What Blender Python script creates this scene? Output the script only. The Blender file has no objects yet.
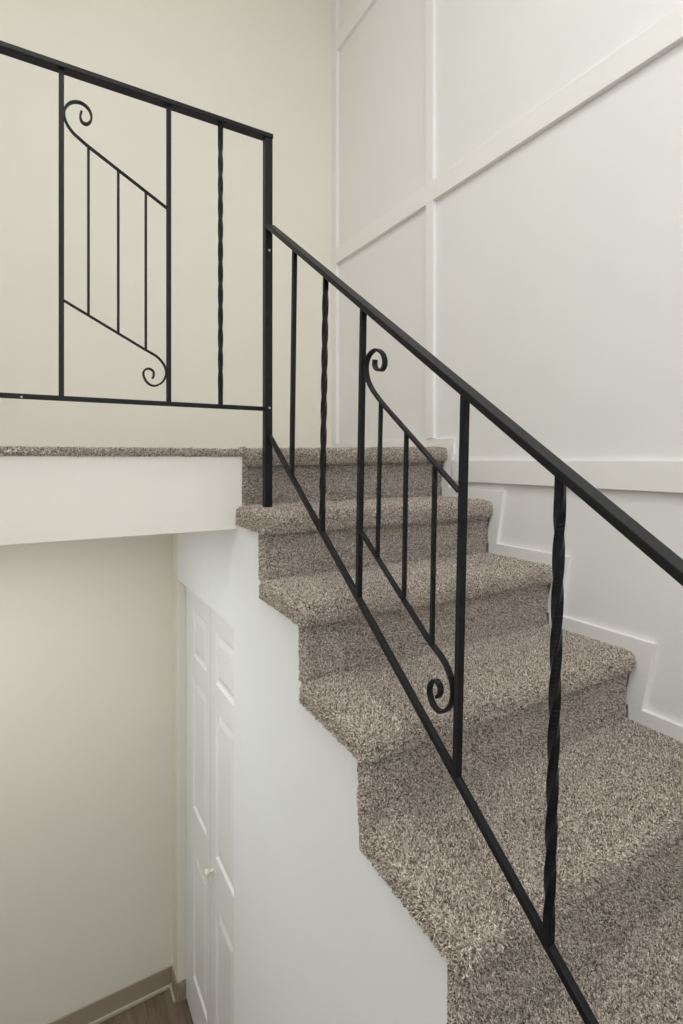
import bpy, bmesh, math, random
import numpy as np
from mathutils import Vector, Matrix

random.seed(7)
scene = bpy.context.scene
COL = scene.collection

# ------------------------------------------------------------------ camera
YAW = math.radians(30.2085)
F_PX, HOR = 522.71, 459.31          # focal length in pixels of the 683 x 1024 frame, horizon row
cam_data = bpy.data.cameras.new('camera')
cam = bpy.data.objects.new('camera', cam_data)
COL.objects.link(cam)
cam.location = (0, 0, 0)
cam.rotation_euler = (math.radians(90), 0, -YAW)
cam_data.sensor_fit = 'AUTO'
cam_data.sensor_width = 36
cam_data.lens = F_PX / 1024 * 36
cam_data.shift_y = -(512 - HOR) / 1024
cam_data.clip_start = 0.02
scene.camera = cam

# ------------------------------------------------------------------ materials
def new_mat(name):
    m = bpy.data.materials.new(name)
    m.use_nodes = True
    nt = m.node_tree
    return m, nt, nt.nodes['Principled BSDF']

def mix_noise(nt, c1, c2, scale, detail=3, lo=0.35, hi=0.65):
    tc = nt.nodes.new('ShaderNodeTexCoord')
    nz = nt.nodes.new('ShaderNodeTexNoise')
    nz.inputs['Scale'].default_value = scale
    nz.inputs['Detail'].default_value = detail
    rp = nt.nodes.new('ShaderNodeValToRGB')
    rp.color_ramp.elements[0].position = lo
    rp.color_ramp.elements[1].position = hi
    rp.color_ramp.elements[0].color = (*c1, 1)
    rp.color_ramp.elements[1].color = (*c2, 1)
    nt.links.new(tc.outputs['Object'], nz.inputs['Vector'])
    nt.links.new(nz.outputs['Fac'], rp.inputs['Fac'])
    return tc, nz, rp

def bump(nt, bsdf, tc, scale, strength, dist=0.001, detail=2):
    nz = nt.nodes.new('ShaderNodeTexNoise')
    nz.inputs['Scale'].default_value = scale
    nz.inputs['Detail'].default_value = detail
    b = nt.nodes.new('ShaderNodeBump')
    b.inputs['Strength'].default_value = strength
    b.inputs['Distance'].default_value = dist
    nt.links.new(tc.outputs['Object'], nz.inputs['Vector'])
    nt.links.new(nz.outputs['Fac'], b.inputs['Height'])
    nt.links.new(b.outputs['Normal'], bsdf.inputs['Normal'])

def paint(name, c, rough=0.6, scale=160, strength=0.25, var=0.985):
    m, nt, b = new_mat(name)
    tc, nz, rp = mix_noise(nt, tuple(x * var for x in c), c, 3.5)
    nt.links.new(rp.outputs['Color'], b.inputs['Base Color'])
    b.inputs['Roughness'].default_value = rough
    b.inputs['Specular IOR Level'].default_value = 0.3
    bump(nt, b, tc, scale, strength)
    return m

M_CREAM = paint('cream wall paint', (0.778, 0.755, 0.672))
M_WHITE = paint('off white wall paint', (0.800, 0.798, 0.795))
M_STAIRWALL = paint('cool white wall paint', (0.820, 0.840, 0.862))
M_TRIM = paint('off white trim paint', (0.828, 0.822, 0.812), 0.4, 60, 0.1)
M_FASCIA = paint('fascia paint', (0.840, 0.810, 0.745), 0.5, 30, 0.45, 0.97)
M_DOOR = paint('white door paint', (0.830, 0.843, 0.852), 0.38, 90, 0.1)
M_CEIL = paint('ceiling paint', (0.82, 0.80, 0.75), 0.8)
M_VINYL = paint('taupe vinyl base', (0.33, 0.275, 0.215), 0.5, 200, 0.1)
M_SHOE = paint('pale shoe moulding paint', (0.46, 0.42, 0.35), 0.5, 80, 0.1)

def metal_mat(name, c, rough, metallic=0.0):
    m, nt, b = new_mat(name)
    tc, nz, rp = mix_noise(nt, c, tuple(x * 1.7 for x in c), 55, 4)
    nt.links.new(rp.outputs['Color'], b.inputs['Base Color'])
    b.inputs['Roughness'].default_value = rough
    b.inputs['Metallic'].default_value = metallic
    b.inputs['Specular IOR Level'].default_value = 0.24
    bump(nt, b, tc, 220, 0.35, 0.0006)
    return m
M_IRON = metal_mat('black painted iron', (0.0040, 0.0044, 0.0056), 0.45)
M_STEEL = metal_mat('bare steel bolt', (0.35, 0.34, 0.32), 0.35, 0.8)
M_KNOB = paint('white porcelain knob', (0.78, 0.75, 0.68), 0.2, 20, 0.05)

def carpet_ramp(nt, fac):
    rp = nt.nodes.new('ShaderNodeValToRGB')
    cr = rp.color_ramp
    cols = [(0.0, (0.115, 0.092, 0.075)), (0.18, (0.26, 0.217, 0.184)), (0.40, (0.46, 0.398, 0.344)),
            (0.60, (0.60, 0.535, 0.470)), (0.78, (0.66, 0.592, 0.520)), (0.94, (0.88, 0.83, 0.76))]
    cr.elements[0].position, cr.elements[0].color = cols[0][0], (*cols[0][1], 1)
    cr.elements[1].position, cr.elements[1].color = cols[-1][0], (*cols[-1][1], 1)
    for p, c in cols[1:-1]:
        e = cr.elements.new(p)
        e.color = (*c, 1)
    nt.links.new(fac, rp.inputs['Fac'])
    return rp

# carpet backing (what shows between the tufts) and the tufts themselves
M_CARPET, nt, b = new_mat('speckled taupe carpet base')
tc = nt.nodes.new('ShaderNodeTexCoord')
vo = nt.nodes.new('ShaderNodeTexVoronoi')
vo.inputs['Scale'].default_value = 260
nt.links.new(tc.outputs['Object'], vo.inputs['Vector'])
sep = nt.nodes.new('ShaderNodeSeparateColor')
nt.links.new(vo.outputs['Color'], sep.inputs['Color'])
rp = carpet_ramp(nt, sep.outputs['Red'])
nt.links.new(rp.outputs['Color'], b.inputs['Base Color'])
b.inputs['Roughness'].default_value = 0.95
b.inputs['Specular IOR Level'].default_value = 0.05
bump(nt, b, tc, 300, 0.8, 0.004)

M_TUFT, nt, b = new_mat('speckled taupe carpet yarn')
hi = nt.nodes.new('ShaderNodeHairInfo')
rp = carpet_ramp(nt, hi.outputs['Random'])
nt.links.new(rp.outputs['Color'], b.inputs['Base Color'])
b.inputs['Roughness'].default_value = 0.9
b.inputs['Specular IOR Level'].default_value = 0.08

# wood-look vinyl planks
M_PLANK, nt, b = new_mat('brown wood-look plank')
tc = nt.nodes.new('ShaderNodeTexCoord')
mp = nt.nodes.new('ShaderNodeMapping')
mp.inputs['Rotation'].default_value = (0, 0, math.radians(90))
br = nt.nodes.new('ShaderNodeTexBrick')
br.offset = 0.37
for k, v in (('Scale', 1.0), ('Mortar Size', 0.0012), ('Brick Width', 0.9), ('Row Height', 0.15), ('Bias', 0.0)):
    br.inputs[k].default_value = v
br.inputs['Color1'].default_value = (0.155, 0.115, 0.085, 1)
br.inputs['Color2'].default_value = (0.23, 0.175, 0.135, 1)
br.inputs['Mortar'].default_value = (0.06, 0.04, 0.03, 1)
mp2 = nt.nodes.new('ShaderNodeMapping')
mp2.inputs['Scale'].default_value = (45, 4, 1)
nz = nt.nodes.new('ShaderNodeTexNoise')
nz.inputs['Scale'].default_value = 1.0
nz.inputs['Detail'].default_value = 6
mx = nt.nodes.new('ShaderNodeMixRGB')
mx.blend_type = 'MULTIPLY'
mx.inputs['Fac'].default_value = 0.8
rg = nt.nodes.new('ShaderNodeValToRGB')
rg.color_ramp.elements[0].position, rg.color_ramp.elements[0].color = 0.3, (0.35, 0.33, 0.32, 1)
rg.color_ramp.elements[1].position, rg.color_ramp.elements[1].color = 0.7, (1.15, 1.1, 1.05, 1)
L = nt.links.new
L(tc.outputs['Object'], mp.inputs['Vector']); L(mp.outputs['Vector'], br.inputs['Vector'])
L(tc.outputs['Object'], mp2.inputs['Vector']); L(mp2.outputs['Vector'], nz.inputs['Vector'])
L(nz.outputs['Fac'], rg.inputs['Fac']); L(br.outputs['Color'], mx.inputs['Color1']); L(rg.outputs['Color'], mx.inputs['Color2'])
L(mx.outputs['Color'], b.inputs['Base Color'])
b.inputs['Roughness'].default_value = 0.45

M_GLASS, nt, b = new_mat('window glass')
b.inputs['Base Color'].default_value = (1, 1, 1, 1)
b.inputs['Transmission Weight'].default_value = 1.0
b.inputs['Roughness'].default_value = 0.0
b.inputs['IOR'].default_value = 1.1

# ------------------------------------------------------------------ mesh helpers
def link(name, bm, mat, parent=None, smooth=False, closed=True):
    me = bpy.data.meshes.new(name)
    if closed:
        bmesh.ops.recalc_face_normals(bm, faces=bm.faces)
    bm.to_mesh(me)
    bm.free()
    for p in me.polygons:
        p.use_smooth = smooth
    me.materials.append(mat)
    o = bpy.data.objects.new(name, me)
    COL.objects.link(o)
    if parent:
        o.parent = parent
    return o

def struct(o):
    o['kind'] = 'structure'
    return o

def box(bm, x0, x1, y0, y1, z0, z1, bev=0.0, seg=2):
    vs = [bm.verts.new((x, y, z)) for x in (x0, x1) for y in (y0, y1) for z in (z0, z1)]
    F = [(0, 1, 3, 2), (4, 6, 7, 5), (0, 4, 5, 1), (2, 3, 7, 6), (0, 2, 6, 4), (1, 5, 7, 3)]
    fs = [bm.faces.new([vs[i] for i in f]) for f in F]
    if bev:
        es = list({e for f in fs for e in f.edges})
        bmesh.ops.bevel(bm, geom=es, offset=bev, segments=seg, profile=0.5, affect='EDGES')

def boxo(name, mat, x0, x1, y0, y1, z0, z1, bev=0.0, parent=None, seg=2):
    bm = bmesh.new()
    box(bm, x0, x1, y0, y1, z0, z1, bev, seg)
    return link(name, bm, mat, parent)

def prism_x(bm, pts, x0, x1, bev=0.0):
    """closed outline in (y, z) extruded from x0 to x1"""
    a = [bm.verts.new((x0, y, z)) for y, z in pts]
    c = [bm.verts.new((x1, y, z)) for y, z in pts]
    n = len(pts)
    fs = [bm.faces.new(a), bm.faces.new(c[::-1])]
    for i in range(n):
        fs.append(bm.faces.new((a[i], a[(i + 1) % n], c[(i + 1) % n], c[i])))
    if bev:
        es = [e for e in fs[0].edges]
        bmesh.ops.bevel(bm, geom=es, offset=bev, segments=2, profile=0.5, affect='EDGES')

def bar(bm, p, q, w_dir, w, t, bev=0.0012):
    """rectangular bar from p to q: width w along w_dir, thickness t across"""
    p, q, wd = Vector(p), Vector(q), Vector(w_dir).normalized()
    d = (q - p).normalized()
    td = d.cross(wd).normalized()
    vs = []
    for c in (p, q):
        for a, bb in ((-1, -1), (1, -1), (1, 1), (-1, 1)):
            vs.append(bm.verts.new(c + wd * (a * w / 2) + td * (bb * t / 2)))
    fs = [bm.faces.new(vs[0:4][::-1]), bm.faces.new(vs[4:8])]
    for i in range(4):
        j = (i + 1) % 4
        fs.append(bm.faces.new((vs[i], vs[j], vs[4 + j], vs[4 + i])))
    if bev:
        bmesh.ops.bevel(bm, geom=list({e for f in fs for e in f.edges}), offset=bev, segments=2, profile=0.5, affect='EDGES')

def post(bm, p, q, s, bev=0.0012):
    """square bar whose top and bottom are cut level"""
    p, q = Vector(p), Vector(q)
    h = s / 2
    vs = [bm.verts.new(c + Vector((a * h, b_ * h, 0))) for c in (p, q) for a, b_ in ((-1, -1), (1, -1), (1, 1), (-1, 1))]
    fs = [bm.faces.new(vs[0:4][::-1]), bm.faces.new(vs[4:8])]
    side = []
    for i in range(4):
        j = (i + 1) % 4
        fs.append(bm.faces.new((vs[i], vs[j], vs[4 + j], vs[4 + i])))
        side.append(bm.edges.get((vs[i], vs[4 + i])))
    bmesh.ops.bevel(bm, geom=side, offset=bev, segments=2, profile=0.5, affect='EDGES')

def twisted(bm, p, q, s, pitch, straight=0.07):
    """square bar twisted about its own axis, straight at both ends"""
    p, q = Vector(p), Vector(q)
    n = 110
    length = (q - p).length
    prof = []
    h, c = s / 2, s / 2 - 0.0012
    for a, b_ in ((-c, -h), (c, -h), (h, -c), (h, c), (c, h), (-c, h), (-h, c), (-h, -c)):
        prof.append((a, b_))
    rings = []
    for i in range(n + 1):
        t = i / n
        u = min(max(t * length - straight, 0), length - 2 * straight)
        a = 2 * math.pi * u / pitch
        ctr = p.lerp(q, t)
        rings.append([bm.verts.new(ctr + Vector((x * math.cos(a) - y * math.sin(a), x * math.sin(a) + y * math.cos(a), 0))) for x, y in prof])
    m = len(prof)
    for r0, r1 in zip(rings, rings[1:]):
        for i in range(m):
            bm.faces.new((r0[i], r0[(i + 1) % m], r1[(i + 1) % m], r1[i]))
    bm.faces.new(rings[0][::-1])
    bm.faces.new(rings[-1])

def smooth_path(pts, sub=5, start=1):
    """Catmull-Rom through the points; the stretch before index 'start' stays straight"""
    out = [Vector(pts[0])]
    P = [Vector(p) for p in pts]
    for i in range(len(P) - 1):
        p0, p1, p2, p3 = P[max(i - 1, 0)], P[i], P[i + 1], P[min(i + 2, len(P) - 1)]
        if i < start:
            p0 = p1 - (p2 - p1)
            out.append(p2.copy())
            continue
        if i == start:
            p0 = p1 + (p0 - p1).normalized() * (p2 - p1).length
        for k in range(1, sub + 1):
            t = k / sub
            out.append(0.5 * ((2 * p1) + (p2 - p0) * t + (2 * p0 - 5 * p1 + 4 * p2 - p3) * t * t + (3 * p1 - p0 - 3 * p2 + p3) * t ** 3))
    return out

def ribbon(bm, path, wdir, w, t):
    """flat bar bent on edge along a planar path: width w along wdir, thickness t in the plane"""
    wd = Vector(wdir)
    rings = []
    for i, p in enumerate(path):
        d = (path[min(i + 1, len(path) - 1)] - path[max(i - 1, 0)]).normalized()
        nn = d.cross(wd).normalized()
        c = 0.0008
        prof = [(-w / 2 + c, -t / 2), (w / 2 - c, -t / 2), (w / 2, -t / 2 + c), (w / 2, t / 2 - c), (w / 2 - c, t / 2), (-w / 2 + c, t / 2), (-w / 2, t / 2 - c), (-w / 2, -t / 2 + c)]
        rings.append([bm.verts.new(p + wd * a + nn * b_) for a, b_ in prof])
    m = 8
    for r0, r1 in zip(rings, rings[1:]):
        for i in range(m):
            bm.faces.new((r0[i], r0[(i + 1) % m], r1[(i + 1) % m], r1[i]))
    bm.faces.new(rings[0][::-1])
    bm.faces.new(rings[-1])

def dome(bm, c, r, axis):
    m = Vector((0, 0, 1)).rotation_difference(Vector(axis)).to_matrix().to_4x4()
    m.translation = Vector(c)
    bmesh.ops.create_uvsphere(bm, u_segments=14, v_segments=8, radius=r, matrix=m @ Matrix.Diagonal((1, 1, 0.55, 1)))

def thing(name, label, cat, loc):
    o = bpy.data.objects.new(name, None)
    COL.objects.link(o)
    o.location = loc
    o['label'], o['category'] = label, cat
    return o

def adopt(parent):
    """meshes are modelled in world coordinates: keep them where they stand under the parent's base point"""
    off = parent.location
    for ch in COL.objects:
        if ch.parent == parent and ch.type == 'MESH' and not ch.get('_done'):
            ch.data.transform(Matrix.Translation(-off))
            ch['_done'] = 1
    for ch in COL.objects:
        if '_done' in ch:
            del ch['_done']

# ------------------------------------------------------------------ dimensions
XW = 1.5                     # right wall
XS = 0.58                    # face of the wall under the stair
YF = 2.66                    # far wall
XL, YB = -1.02, -1.45        # left wall, entry wall
ZC, ZF, ZE = 2.80, -2.60, -1.145
RUN, RISE = 0.2718, 0.199
R0 = 1.7166                  # foot of the riser under the landing
Z1 = -0.1496                 # first tread below the landing
OVER = 0.027                 # nosing overhang
ZL = 0.048                   # landing
def foot(i): return R0 - RUN * i            # riser below tread i
def tz(i): return Z1 - RISE * (i - 1)        # top of tread i
XR, YR = 0.65, 1.59          # stair railing plane, landing railing plane / newel

# ------------------------------------------------------------------ the setting
struct(boxo('wall_back', M_CREAM, XL - 0.1, XW + 0.1, YF, YF + 0.1, ZF - 0.1, ZC + 0.1))
struct(boxo('wall_right', M_WHITE, XW, XW + 0.1, YB - 0.1, YF, ZF - 0.1, ZC + 0.1))
struct(boxo('wall_left', M_CREAM, XL - 0.1, XL, YB - 0.1, YF, ZF - 0.1, ZC + 0.1))
struct(boxo('ceiling', M_CEIL, XL, XW, YB, YF, ZC, ZC + 0.1))
struct(boxo('floor_lower', M_PLANK, XL, XW, YB, YF, ZF - 0.1, ZF))
struct(boxo('floor_entry', M_PLANK, XL, XW, YB, 0.12, ZE - 0.2, ZE))
# entry wall with a tall window beside the door
WX0, WX1, WZ0, WZ1 = -0.75, 1.05, -0.25, 2.55
bm = bmesh.new()
box(bm, XL, WX0, YB - 0.1, YB, ZE, ZC)
box(bm, WX1, XW, YB - 0.1, YB, ZE, ZC)
box(bm, WX0, WX1, YB - 0.1, YB, ZF, WZ0)
box(bm, WX0, WX1, YB - 0.1, YB, WZ1, ZC)
struct(link('wall_front', bm, M_WHITE))
bm = bmesh.new()
for x in (WX0, (WX0 + WX1) / 2 - 0.025, WX1 - 0.05):
    box(bm, x, x + 0.05, YB - 0.08, YB - 0.02, WZ0, WZ1)
for z in (WZ0, 1.12, WZ1 - 0.05):
    box(bm, WX0 + 0.05, WX1 - 0.05, YB - 0.078, YB - 0.022, z, z + 0.05)
win = struct(link('window_1', bm, M_TRIM))
g = boxo('pane', M_GLASS, WX0, WX1, YB - 0.052, YB - 0.048, WZ0, WZ1, parent=win)

# wall under the stair: one outline with the closet opening as a notch
OY0, OY1, OZ = 1.725, 2.555, -0.573
TD, RB = 0.062, 0.0225
out = [(OY1, OZ), (OY1, -0.235), (R0 + RB, -0.235), (R0 + RB, tz(1) - TD)]
for i in range(1, 6):
    out.append((foot(i) + RB, tz(i) - TD))
    out.append((foot(i) + RB, tz(i + 1) - TD if i < 5 else ZE - 0.01))
out += [(0.12, ZE - 0.01), (0.12, ZF), (OY0, ZF), (OY0, OZ)]
bm = bmesh.new()
prism_x(bm, out, XS, XS + 0.085)
struct(link('wall_stair', bm, M_STAIRWALL))
struct(boxo('wall_corner', M_CREAM, XS, XS + 0.085, OY1, YF, ZF, -0.235))  # cream paints in the warm light bounced here from the far wall
# side return of the closet opening, its base and the far wall's base
def base(name, x0, x1, y0, y1, axis):
    bm = bmesh.new()
    box(bm, x0, x1, y0, y1, ZF, ZF + 0.098, 0.002)
    o = struct(link(name, bm, M_VINYL))
    bm = bmesh.new()
    e = 0.011
    if axis == 'x':
        box(bm, x0, x1, y0 - e, y0, ZF, ZF + 0.018, 0.004)
    else:
        box(bm, x0 - e, x0, y0, y1, ZF, ZF + 0.018, 0.004)
    link('shoe_moulding', bm, M_SHOE, o)
    return o
base('baseboard_back', XL, XS, YF - 0.008, YF, 'x')
base('baseboard_stair', XS - 0.008, XS, OY1, YF - 0.008, 'y')
base('baseboard_left', XL, XL + 0.008, 0.2, YF - 0.008, 'y')
boxo_ = bmesh.new()
box(boxo_, XS, 0.618, OY1 - 0.007, OY1, ZF, ZF + 0.098, 0.002)
struct(link('baseboard_closet', boxo_, M_VINYL))

# bifold closet door: two leaves, three raised panels each
def leaf_mesh(y0, y1, flip):
    """leaf face at x = 0.620 looking towards -x; panels are sunk fields with sloped sides and raised centres"""
    bm = bmesh.new()
    xf, xb = 0.620, 0.655
    z0, z1 = ZF + 0.013, -0.50
    py0, py1 = y0 + 0.050, y1 - 0.130
    if flip:
        py0, py1 = y0 + 0.100, y1 - 0.072
    rows = [(-2.378, -1.785), (-1.600, -1.000), (-0.902, -0.690)]
    def V(x, y, z): return bm.verts.new((x, y, z))
    def quad(*p): bm.faces.new([V(*q) for q in p])
    def rect(x, ya, yb, za, zb): quad((x, ya, za), (x, yb, za), (x, yb, zb), (x, ya, zb))
    rect(xf, y0, py0, z0, z1)
    rect(xf, py1, y1, z0, z1)
    zs = [z0] + [z for r in rows for z in r] + [z1]
    for a in range(0, len(zs), 2):
        rect(xf, py0, py1, zs[a], zs[a + 1])
    for za, zb in rows:
        steps = [(xf, 0.0), (xf + 0.007, 0.010), (xf + 0.008, 0.020), (xf + 0.0015, 0.046)]
        for (xa, ia), (xc, ic) in zip(steps, steps[1:]):
            A = [(xa, py0 + ia, za + ia), (xa, py1 - ia, za + ia), (xa, py1 - ia, zb - ia), (xa, py0 + ia, zb - ia)]
            B = [(xc, py0 + ic, za + ic), (xc, py1 - ic, za + ic), (xc, py1 - ic, zb - ic), (xc, py0 + ic, zb - ic)]
            for k in range(4):
                quad(A[k], A[(k + 1) % 4], B[(k + 1) % 4], B[k])
        i = steps[-1][1]
        rect(steps[-1][0], py0 + i, py1 - i, za + i, zb - i)
    quad((xb, y0, z0), (xb, y0, z1), (xb, y1, z1), (xb, y1, z0))
    for ya in (y0, y1):
        quad((xf, ya, z0), (xf, ya, z1), (xb, ya, z1), (xb, ya, z0))
    for za in (z0, z1):
        quad((xf, y0, za), (xf, y1, za), (xb, y1, za), (xb, y0, za))
    bmesh.ops.remove_doubles(bm, verts=bm.verts, dist=0.0001)
    return bm
door = bpy.data.objects.new('door_1', None)
COL.objects.link(door)
door['kind'] = 'structure'
lf1 = link('door_leaf', leaf_mesh(2.146, 2.552, False), M_DOOR, door)
lf2 = link('door_leaf', leaf_mesh(1.737, 2.142, True), M_DOOR, door)
bm = bmesh.new()
rings = []
kx, ky, kz = 0.620, 2.106, -1.676
for dx, r in ((0.0, 0.010), (-0.006, 0.0065), (-0.014, 0.0065), (-0.019, 0.012), (-0.025, 0.0155), (-0.031, 0.0135), (-0.035, 0.006), (-0.0355, 0.0004)):
    rings.append([bm.verts.new((kx + dx, ky + r * math.cos(a * math.pi / 8), kz + r * math.sin(a * math.pi / 8))) for a in range(16)])
for r0, r1 in zip(rings, rings[1:]):
    for i in range(16):
        bm.faces.new((r0[i], r0[(i + 1) % 16], r1[(i + 1) % 16], r1[i]))
bm.faces.new(rings[0])
bm.faces.new(rings[-1])
link('knob', bm, M_KNOB, lf2, True)

# landing: carpeted slab and the white fascia under its edge
PILES = []
def pile(o, density, length, seed):
    """remember to grow carpet tufts from the faces of o"""
    PILES.append((o, density, length, seed))
def grow(o, density, length, seed):
    """short bent yarn tufts standing on the faces of o, as one object of hair strands under it"""
    rng = np.random.default_rng(seed)
    me = o.data
    me.calc_loop_triangles()
    n = len(me.loop_triangles)
    idx = np.empty(n * 3, np.int32); me.loop_triangles.foreach_get('vertices', idx)
    co = np.empty(len(me.vertices) * 3, np.float32); me.vertices.foreach_get('co', co)
    T = co.reshape(-1, 3)[idx.reshape(-1, 3)].astype(np.float64)
    nr = np.empty(n * 3, np.float32); me.loop_triangles.foreach_get('normal', nr)
    N = nr.reshape(-1, 3).astype(np.float64)
    A = np.linalg.norm(np.cross(T[:, 1] - T[:, 0], T[:, 2] - T[:, 0]), axis=1) / 2
    cnt = int(A.sum() * density)
    pick = rng.choice(n, cnt, p=A / A.sum())
    u, v = rng.random(cnt), rng.random(cnt)
    fl = u + v > 1
    u[fl], v[fl] = 1 - u[fl], 1 - v[fl]
    P = T[pick, 0] + u[:, None] * (T[pick, 1] - T[pick, 0]) + v[:, None] * (T[pick, 2] - T[pick, 0])
    D = N[pick] + rng.normal(0, 0.36, (cnt, 3))
    D /= np.linalg.norm(D, axis=1)[:, None]
    # slow drift of the lay of the pile, so that it is not even all over
    ln = length * (0.72 + 0.42 * rng.random(cnt)) * (1 + 0.16 * np.sin(P[:, 0] * 37 + 3 * np.sin(P[:, 1] * 29)) * np.sin(P[:, 1] * 41 + 2 * np.sin(P[:, 0] * 23) + P[:, 2] * 31))
    B = rng.normal(0, 0.24, (cnt, 3))
    pts = np.empty((cnt, 3, 3))
    pts[:, 0] = P - D * 0.001
    pts[:, 1] = P + D * (ln * 0.55)[:, None]
    pts[:, 2] = P + (D + B) * ln[:, None]
    rad = 0.00096 * (0.75 + 0.5 * rng.random(cnt))
    R = np.stack([rad, rad * 1.05, rad * 0.8], axis=1)
    hc = bpy.data.hair_curves.new('carpet_pile')
    hc.add_curves([3] * cnt)
    hc.attributes['position'].data.foreach_set('vector', pts.astype(np.float32).ravel())
    ra = hc.attributes.get('radius') or hc.attributes.new('radius', 'FLOAT', 'POINT')
    ra.data.foreach_set('value', R.astype(np.float32).ravel())
    hc.materials.append(M_TUFT)
    h = bpy.data.objects.new('carpet_pile', hc)
    COL.objects.link(h)
    h.parent = o
    h['kind'] = 'stuff'
DENS = 210000

bm = bmesh.new()
box(bm, XL, XW, 1.7225, YF, -0.2, ZL - 0.016)
land = struct(link('floor_landing', bm, M_CARPET))
struct(boxo('ceiling_lower', M_FASCIA, XL, XS, 1.72, YF, -0.235, -0.2))
bm = bmesh.new()
box(bm, XL, 0.597, 1.689, 1.7195, -0.2345, 0.010, 0.0025)
struct(link('trim_1', bm, M_FASCIA))

# ------------------------------------------------------------------ right wall boards
def board(n, *b, bev=0.0012, mat=None):
    return struct(boxo('trim_%d' % n, mat or M_TRIM, *b, bev))
TB = 0.018
XB = XW - TB
board(2, XB, XW, YB, 1.637, -0.0897, -0.0041)
board(3, XW - 0.021, XW, YB, YF, 1.1217, 1.208)
board(4, XB, XW, YB, YF, 2.345, 2.432)
board(5, XB - 0.002, XW, 1.757, 1.806, ZL + 0.042, ZC)
board(6, XB - 0.002, XW, 2.602, YF, ZL + 0.042, ZC)
board(7, XB - 0.002, XW, 0.535, 0.585, 0.0, ZC)
board(8, XW - 0.015, XW, 1.632, YF, ZL - 0.03, ZL + 0.041)
def stepped(n, i, ytop_d, ytop_u, yend):
    """riser board and tread board of one step"""
    top, bot = tz(i) + 0.033, tz(i + 1) + 0.033
    bm = bmesh.new()
    prism_x(bm, [(yend, tz(i) - 0.03), (yend, top), (ytop_u + 0.001, top), (ytop_u + 0.001, tz(i) - 0.03)], XW - 0.015, XW, 0.0012)
    struct(link('trim_%d' % n, bm, M_TRIM))
    s = 0.036
    bm = bmesh.new()
    prism_x(bm, [(ytop_d, top), (ytop_d + s, bot - 0.001), (ytop_u + s, bot - 0.001), (ytop_u, tz(i) - 0.005), (ytop_u, top)], XW - 0.0155, XW, 0.0012)
    struct(link('trim_%d' % (n + 1), bm, M_TRIM))
# landing end
bm = bmesh.new()
prism_x(bm, [(1.627, ZL + 0.0415), (1.660, tz(1) + 0.032), (1.712, tz(1) + 0.032), (1.676, ZL - 0.005), (1.676, ZL + 0.0415)], XW - 0.0155, XW, 0.0012)
struct(link('trim_9', bm, M_TRIM))
def nose(i): return foot(i) - OVER
for k, i in enumerate((1, 2, 3, 4, 5)):
    stepped(10 + 2 * k, i, nose(i) - 0.055, nose(i) - 0.002, (1.660 if i == 1 else nose(i - 1) - 0.060 + 0.036) + 0.045)

# ------------------------------------------------------------------ staircase
stairs = thing('staircase', 'straight flight of carpeted stairs in speckled taupe pile, rising to the landing', 'staircase', (1.03, 0.9, ZE))
X0, X1 = 0.569, XW - 0.0155
def tread_mesh(y0, y1, z, thick, x0, x1, rnd):
    bm = bmesh.new()
    box(bm, x0, x1, y0, y1, z - thick, z)
    es = []
    for e in bm.edges:
        m = (e.verts[0].co + e.verts[1].co) / 2
        fr, lf, tp, bt = abs(m.y - y0) < 1e-5, abs(m.x - x0) < 1e-5, abs(m.z - z) < 1e-5, abs(m.z - z + thick) < 1e-5
        if (fr and (tp or bt)) or (lf and tp) or (lf and fr):
            es.append(e)
    bmesh.ops.bevel(bm, geom=es, offset=rnd, segments=5, profile=0.5, affect='EDGES')
    for v in bm.verts:                     # the carpeted end is a little shorter towards the back
        if v.co.x < x0 + 0.05 and v.co.y > y0 + 0.15:
            v.co.x += 0.008
    trim_hidden(bm, y0 + 0.055)
    return bm
def trim_hidden(bm, ycut=None):
    """drop the faces buried in the stair"""
    bmesh.ops.recalc_face_normals(bm, faces=bm.faces)
    if ycut is not None:
        bmesh.ops.bisect_plane(bm, geom=bm.verts[:] + bm.edges[:] + bm.faces[:], plane_co=(0, ycut, 0), plane_no=(0, 1, 0))
    bm.normal_update()
    kill = [f for f in bm.faces if f.normal.y > 0.95 or f.normal.x > 0.95]
    kill += [f for f in bm.faces if f.normal.z < -0.95 and (ycut is None or f.calc_center_median().y > ycut)]
    bmesh.ops.delete(bm, geom=kill, context='FACES')
NSEED = 3
XO = (0, 0.003, -0.007, -0.005, 0.004, 0.004)
def near(i): return 1.0
for i in range(1, 6):
    o = link('tread', tread_mesh(nose(i), foot(i - 1) + 0.012, tz(i) - 0.011, 0.058 if i == 1 else 0.050, X0 + XO[i], X1, 0.018), M_CARPET, stairs, True, False)
    pile(o, DENS, 0.0051, NSEED); NSEED += 1
    bm = bmesh.new()
    zt, zb = tz(i) - 0.050, (tz(i + 1) if i < 5 else ZE) - 0.010
    # slightly raked riser: its foot stands a little back from its top
    pts = [(foot(i) - 0.004, zt), (foot(i) + 0.004, zb), (foot(i) + 0.020, zb), (foot(i) + 0.020, zt)]
    xr = X0 + (None, 0.002, 0.004, 0.009, 0.013, 0.013)[i]
    prism_x(bm, pts, xr, XW - 0.016)
    es = [e for e in bm.edges if abs(e.verts[0].co.x - xr) < 1e-5 and abs(e.verts[1].co.x - xr) < 1e-5 and max(e.verts[0].co.y, e.verts[1].co.y) < foot(i) + 0.01]
    bmesh.ops.bevel(bm, geom=es, offset=0.010, segments=3, profile=0.5, affect='EDGES')
    trim_hidden(bm)
    o = link('riser', bm, M_CARPET, stairs, True, False)
    pile(o, DENS, 0.0043, NSEED); NSEED += 1
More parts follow.
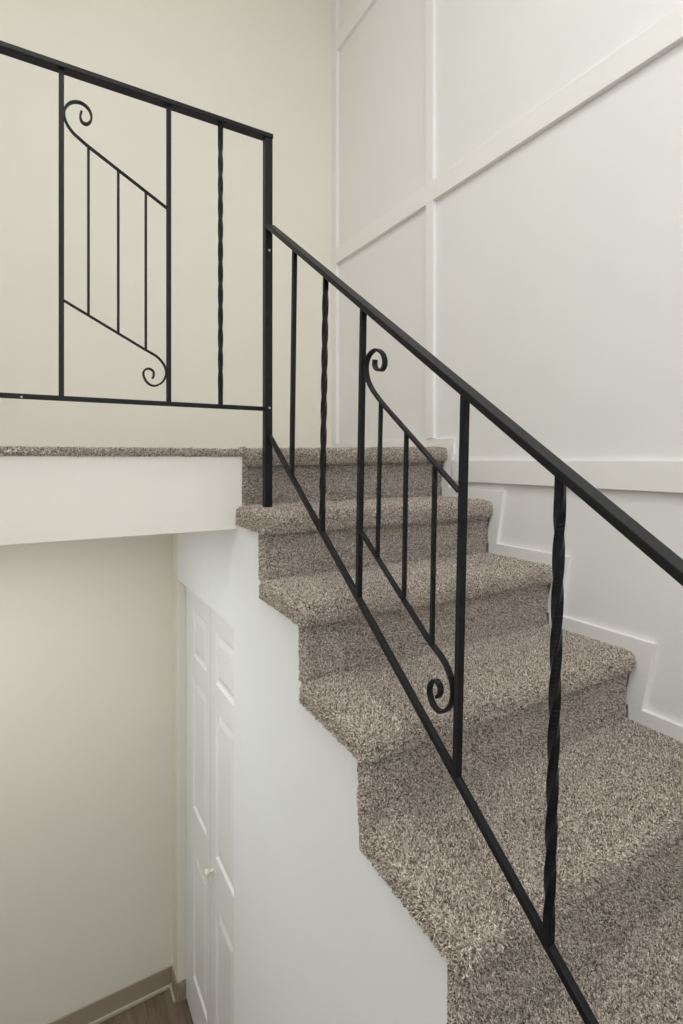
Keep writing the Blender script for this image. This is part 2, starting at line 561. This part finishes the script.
# nosing and riser at the landing
nb = tread_mesh(1.681, 1.76, ZL - 0.017, 0.052, 0.606, X1, 0.018)
for v in nb.verts:                      # the old landing edge rises a little towards the wall
    v.co.z += 0.016 * (v.co.x - 0.6) / 0.89
    v.co.y -= 0.010 * (v.co.x - 0.6) / 0.89
o = link('nosing', nb, M_CARPET, stairs, True, False)
pile(o, DENS, 0.0051, NSEED); NSEED += 1
bm = bmesh.new()
prism_x(bm, [(1.708, ZL - 0.05), (1.7166, tz(1) - 0.01), (1.74, tz(1) - 0.01), (1.74, ZL - 0.05)], 0.610, XW - 0.019)
trim_hidden(bm)
o = link('riser', bm, M_CARPET, stairs, True, False)
pile(o, DENS, 0.0043, NSEED); NSEED += 1
bm = bmesh.new()
box(bm, 0.597, 0.612, 1.690, 1.735, tz(1) - 0.01, ZL - 0.012, 0.006)
o = link('carpet_edge', bm, M_CARPET, stairs, True)
pile(o, DENS, 0.006, NSEED); NSEED += 1
adopt(stairs)
# rolled carpet edge over the fascia
bm = bmesh.new()
box(bm, XL, 0.600, 1.682, 1.730, 0.013, ZL - 0.018, 0.008, 3)
edge = link('carpet_edge', bm, M_CARPET, land, True)
pile(edge, DENS, 0.0048, NSEED)

# ------------------------------------------------------------------ railings
def frame_dir(px):
    a = (px - 341.5) / F_PX
    return math.sin(YAW) + a * math.cos(YAW), math.cos(YAW) - a * math.sin(YAW)
def on_y(px, py, Y):
    dx, dy = frame_dir(px)
    s = Y / dy
    return Vector((s * dx, Y, s * (HOR - py) / F_PX))
def on_x(px, py, X):
    dx, dy = frame_dir(px)
    s = X / dx
    return Vector((X, s * dy, s * (HOR - py) / F_PX))

lr = thing('landing_railing', 'black wrought iron railing standing along the edge of the upper landing', 'railing', (XR, YR, tz(1)))
ZT, ZB = 1.0395, 0.1635
def zrail(x): return ZT - 0.0002 + 0.0050 * (XR - x) / 0.73     # underside of the top rail
bm = bmesh.new(); bar(bm, (XL + 0.004, YR, zrail(XL) + 0.0072), (XR + 0.0115, YR, zrail(XR) + 0.0072), (0, 1, 0), 0.033, 0.0145, 0.002); link('top_rail', bm, M_IRON, lr)
bm = bmesh.new(); box(bm, XL + 0.002, XR - 0.0128, YR - 0.0065, YR + 0.0065, ZB - 0.0065, ZB + 0.0065, 0.0012); link('bottom_rail', bm, M_IRON, lr)
bm = bmesh.new(); post(bm, (XR - 0.003, YR, tz(1) - 0.006), (XR - 0.002, YR, ZT + 0.001), 0.0254, 0.002); link('newel_post', bm, M_IRON, lr)
PA, PB = 0.0560, 0.3355
for x in (PA, PB, -0.395, -0.675, -0.94):
    bm = bmesh.new(); post(bm, (x, YR, ZB + 0.006), (x, YR, zrail(x) + 0.002), 0.0127); link('baluster', bm, M_IRON, lr)
for x in (0.4915, -0.10 - 0.14):
    bm = bmesh.new(); twisted(bm, (x, YR, ZB + 0.006), (x, YR, zrail(x) + 0.002), 0.0125, 0.27, 0.05); link('twisted_baluster', bm, M_IRON, lr, False)
Yd = (0, 1, 0)
def px5(a): return (40 + a[0] / 4.553, 80 + a[1] / 4.553)
def px6(a): return (40 + a[0] / 4.553, 280 + a[1] / 4.553)
up = [(578, 584), (220, 303), (182, 270), (150, 240), (124, 203), (111, 165), (114, 130), (134, 107), (163, 100), (193, 108), (219, 130), (233, 160), (231, 187), (214, 201), (195, 195), (185, 178), (184, 160), (189, 144)]
lo = [(106, 92), (480, 318), (525, 344), (553, 370), (571, 402), (573, 434), (556, 466), (523, 482), (494, 472), (475, 446), (471, 420), (483, 406), (500, 405), (514, 415), (518, 431), (512, 449)]
bm = bmesh.new(); ribbon(bm, smooth_path([on_y(*px5(a), YR) for a in up], 6), Yd, 0.012, 0.0052); link('scroll', bm, M_IRON, lr, False)
bm = bmesh.new(); ribbon(bm, smooth_path([on_y(*px6(a), YR) for a in lo], 6), Yd, 0.012, 0.0052); link('scroll', bm, M_IRON, lr, False)
for (a, b_) in (((88.2, 147.5), (88.7, 314.5)), ((118, 170.5), (118.5, 333)), ((145.3, 191.8), (146.3, 349.5))):
    t, q = on_y(*a, YR), on_y(*b_, YR)
    x = (t.x + q.x) / 2
    bm = bmesh.new(); post(bm, (x, YR, q.z), (x, YR, t.z), 0.0066, 0.0008); link('spindle', bm, M_IRON, lr)
# second, out-of-sight panel of the same pattern carries on along the landing
for z in (0.245, 0.39):
    bm = bmesh.new(); dome(bm, (XR - 0.001, YR - 0.0127, 0.166 if z < 0.3 else 0.676), 0.0042, (0, -1, 0)); bo = link('bolt', bm, M_STEEL, lr, True)
    bo['label'] = 'bare steel bolt'
bm = bmesh.new(); dome(bm, on_y(21.5, 397.0, YR - 0.0066), 0.0032, (0, -1, 0)); bo = link('bolt', bm, M_STEEL, lr, True)
bo['label'] = 'bare steel bolt'
adopt(lr)

sr = thing('stair_railing', 'black wrought iron handrail with balusters sloping down the carpeted stairs', 'railing', (XR, 0.2, ZE))
SL = 0.7195
LEAN = math.tan(math.radians(1.7))
def ztop(y): return 0.6128 + 0.7082 * (y - 1.389)          # underside line of the hand rail
def zbot(y): return -0.0515 + 0.7395 * (y - 1.407)          # centre line of the bottom rail
YE = 0.20
ya, yb = 1.5760, YE - 0.02
Xd = (1, 0, 0)
TT = 0.0127
bm = bmesh.new()
bar(bm, (XR, ya, ztop(ya) + TT * 0.62), (XR, yb, ztop(yb) + TT * 0.62), Xd, 0.032, TT, 0.0018)
link('hand_rail', bm, M_IRON, sr)
bm = bmesh.new()
bar(bm, (XR, ya, zbot(ya)), (XR, yb, zbot(yb)), Xd, 0.0130, 0.0130, 0.0012)
link('bottom_rail', bm, M_IRON, sr)
def span(ym):
    """leaning upright through mid-point ym: its end points on the two rails"""
    zt, zb = ztop(ym), zbot(ym)
    zm = (zt + zb) / 2
    yt = ym - (zt - zm) * LEAN
    yo = ym + (zm - zb) * LEAN
    return (XR, yo, zbot(yo) + 0.004), (XR, yt, ztop(yt) + 0.004)
for y in (1.398, 1.0265, 0.695):
    bm = bmesh.new(); post(bm, *span(y), 0.0127); link('baluster', bm, M_IRON, sr)
for y in (1.208, 0.501):
    bm = bmesh.new(); twisted(bm, *span(y), 0.0133, 0.27, 0.035); link('twisted_baluster', bm, M_IRON, sr, False)
bm = bmesh.new(); post(bm, (XR, YE, ZE), (XR, YE, ztop(YE) + 0.003), 0.0254, 0.002); link('newel_post', bm, M_IRON, sr)
tp = [(459.4, 491.5), (384.3, 405.5), (377.6, 397), (371.7, 388.2), (367.4, 378), (366.2, 367.3), (368, 358), (372, 352), (377.2, 349.8), (382, 353), (384.6, 359), (384.4, 366), (381.6, 370), (377.4, 369.6), (375, 365.8), (375, 359.7)]
bt = [(361, 531.5), (430, 641.7), (441, 656), (448, 669), (452.2, 682), (453, 695), (450.8, 705), (445, 711), (438.8, 710.6), (433.6, 704.6), (430.6, 696.6), (429.8, 688.5), (432, 682), (436.4, 680.8), (440, 685.7), (440.4, 692.5), (437.7, 697)]
bm = bmesh.new(); ribbon(bm, smooth_path([on_x(*a, XR) for a in tp], 6), Xd, 0.0125, 0.0055); link('scroll', bm, M_IRON, sr, False)
bm = bmesh.new(); ribbon(bm, smooth_path([on_x(*a, XR) for a in bt], 6), Xd, 0.0125, 0.0055); link('scroll', bm, M_IRON, sr, False)
for (a, b_) in (((381, 402), (377.5, 556.5)), ((406.5, 432), (404, 597)), ((435, 466), (432, 643))):
    t, q = on_x(*a, XR), on_x(*b_, XR)
    bm = bmesh.new(); post(bm, q, t, 0.0078, 0.0008); link('spindle', bm, M_IRON, sr)
adopt(sr)

for a in PILES:
    grow(*a)

# ------------------------------------------------------------------ light
world = bpy.data.worlds.new('sky')
scene.world = world
world.use_nodes = True
wn = world.node_tree
bg = wn.nodes['Background']
sky = wn.nodes.new('ShaderNodeTexSky')
sky.sky_type = 'HOSEK_WILKIE'
sky.sun_direction = (0.3, 0.6, 0.74)
sky.turbidity = 4
wn.links.new(sky.outputs['Color'], bg.inputs['Color'])
bg.inputs['Strength'].default_value = 1.0

def area_light(name, loc, target, sx, sy, power, color):
    d = bpy.data.lights.new(name, 'AREA')
    d.shape = 'RECTANGLE'
    d.size, d.size_y = sx, sy
    d.energy = power
    d.color = color
    o = bpy.data.objects.new(name, d)
    COL.objects.link(o)
    o.location = loc
    o.rotation_euler = (Vector(target) - Vector(loc)).to_track_quat('-Z', 'Y').to_euler()
    return o
area_light('window_daylight', (0.15, YB + 0.03, 1.15), (0.15, 3, 0.0), 1.75, 2.75, 30, (0.98, 0.985, 1.0))
area_light('side_fill', (XL + 0.03, 0.0, 1.75), (3, 0.2, -0.4), 2.0, 1.5, 17, (0.87, 0.93, 1.0))  # added fill for the stair wall; the left wall has no window
area_light('ceiling_lamp', (-0.1, 0.1, ZC - 0.05), (-0.1, 0.1, 0), 0.6, 0.6, 22, (1.0, 0.99, 0.975))
area_light('lower_hall_fill', (-0.40, 1.84, -0.24), (-0.35, 1.70, -2), 1.0, 0.2, 9.5, (0.98, 0.99, 1.0))  # unseen fill added under the landing to brighten the stair wall and lower hall

scene.view_settings.view_transform = 'Standard'
scene.view_settings.look = 'None'
scene.view_settings.exposure = 0.21
scene.view_settings.gamma = 1.0
scene.view_settings.use_curve_mapping = False
scene.cycles.max_bounces = 10
scene.cycles.diffuse_bounces = 8
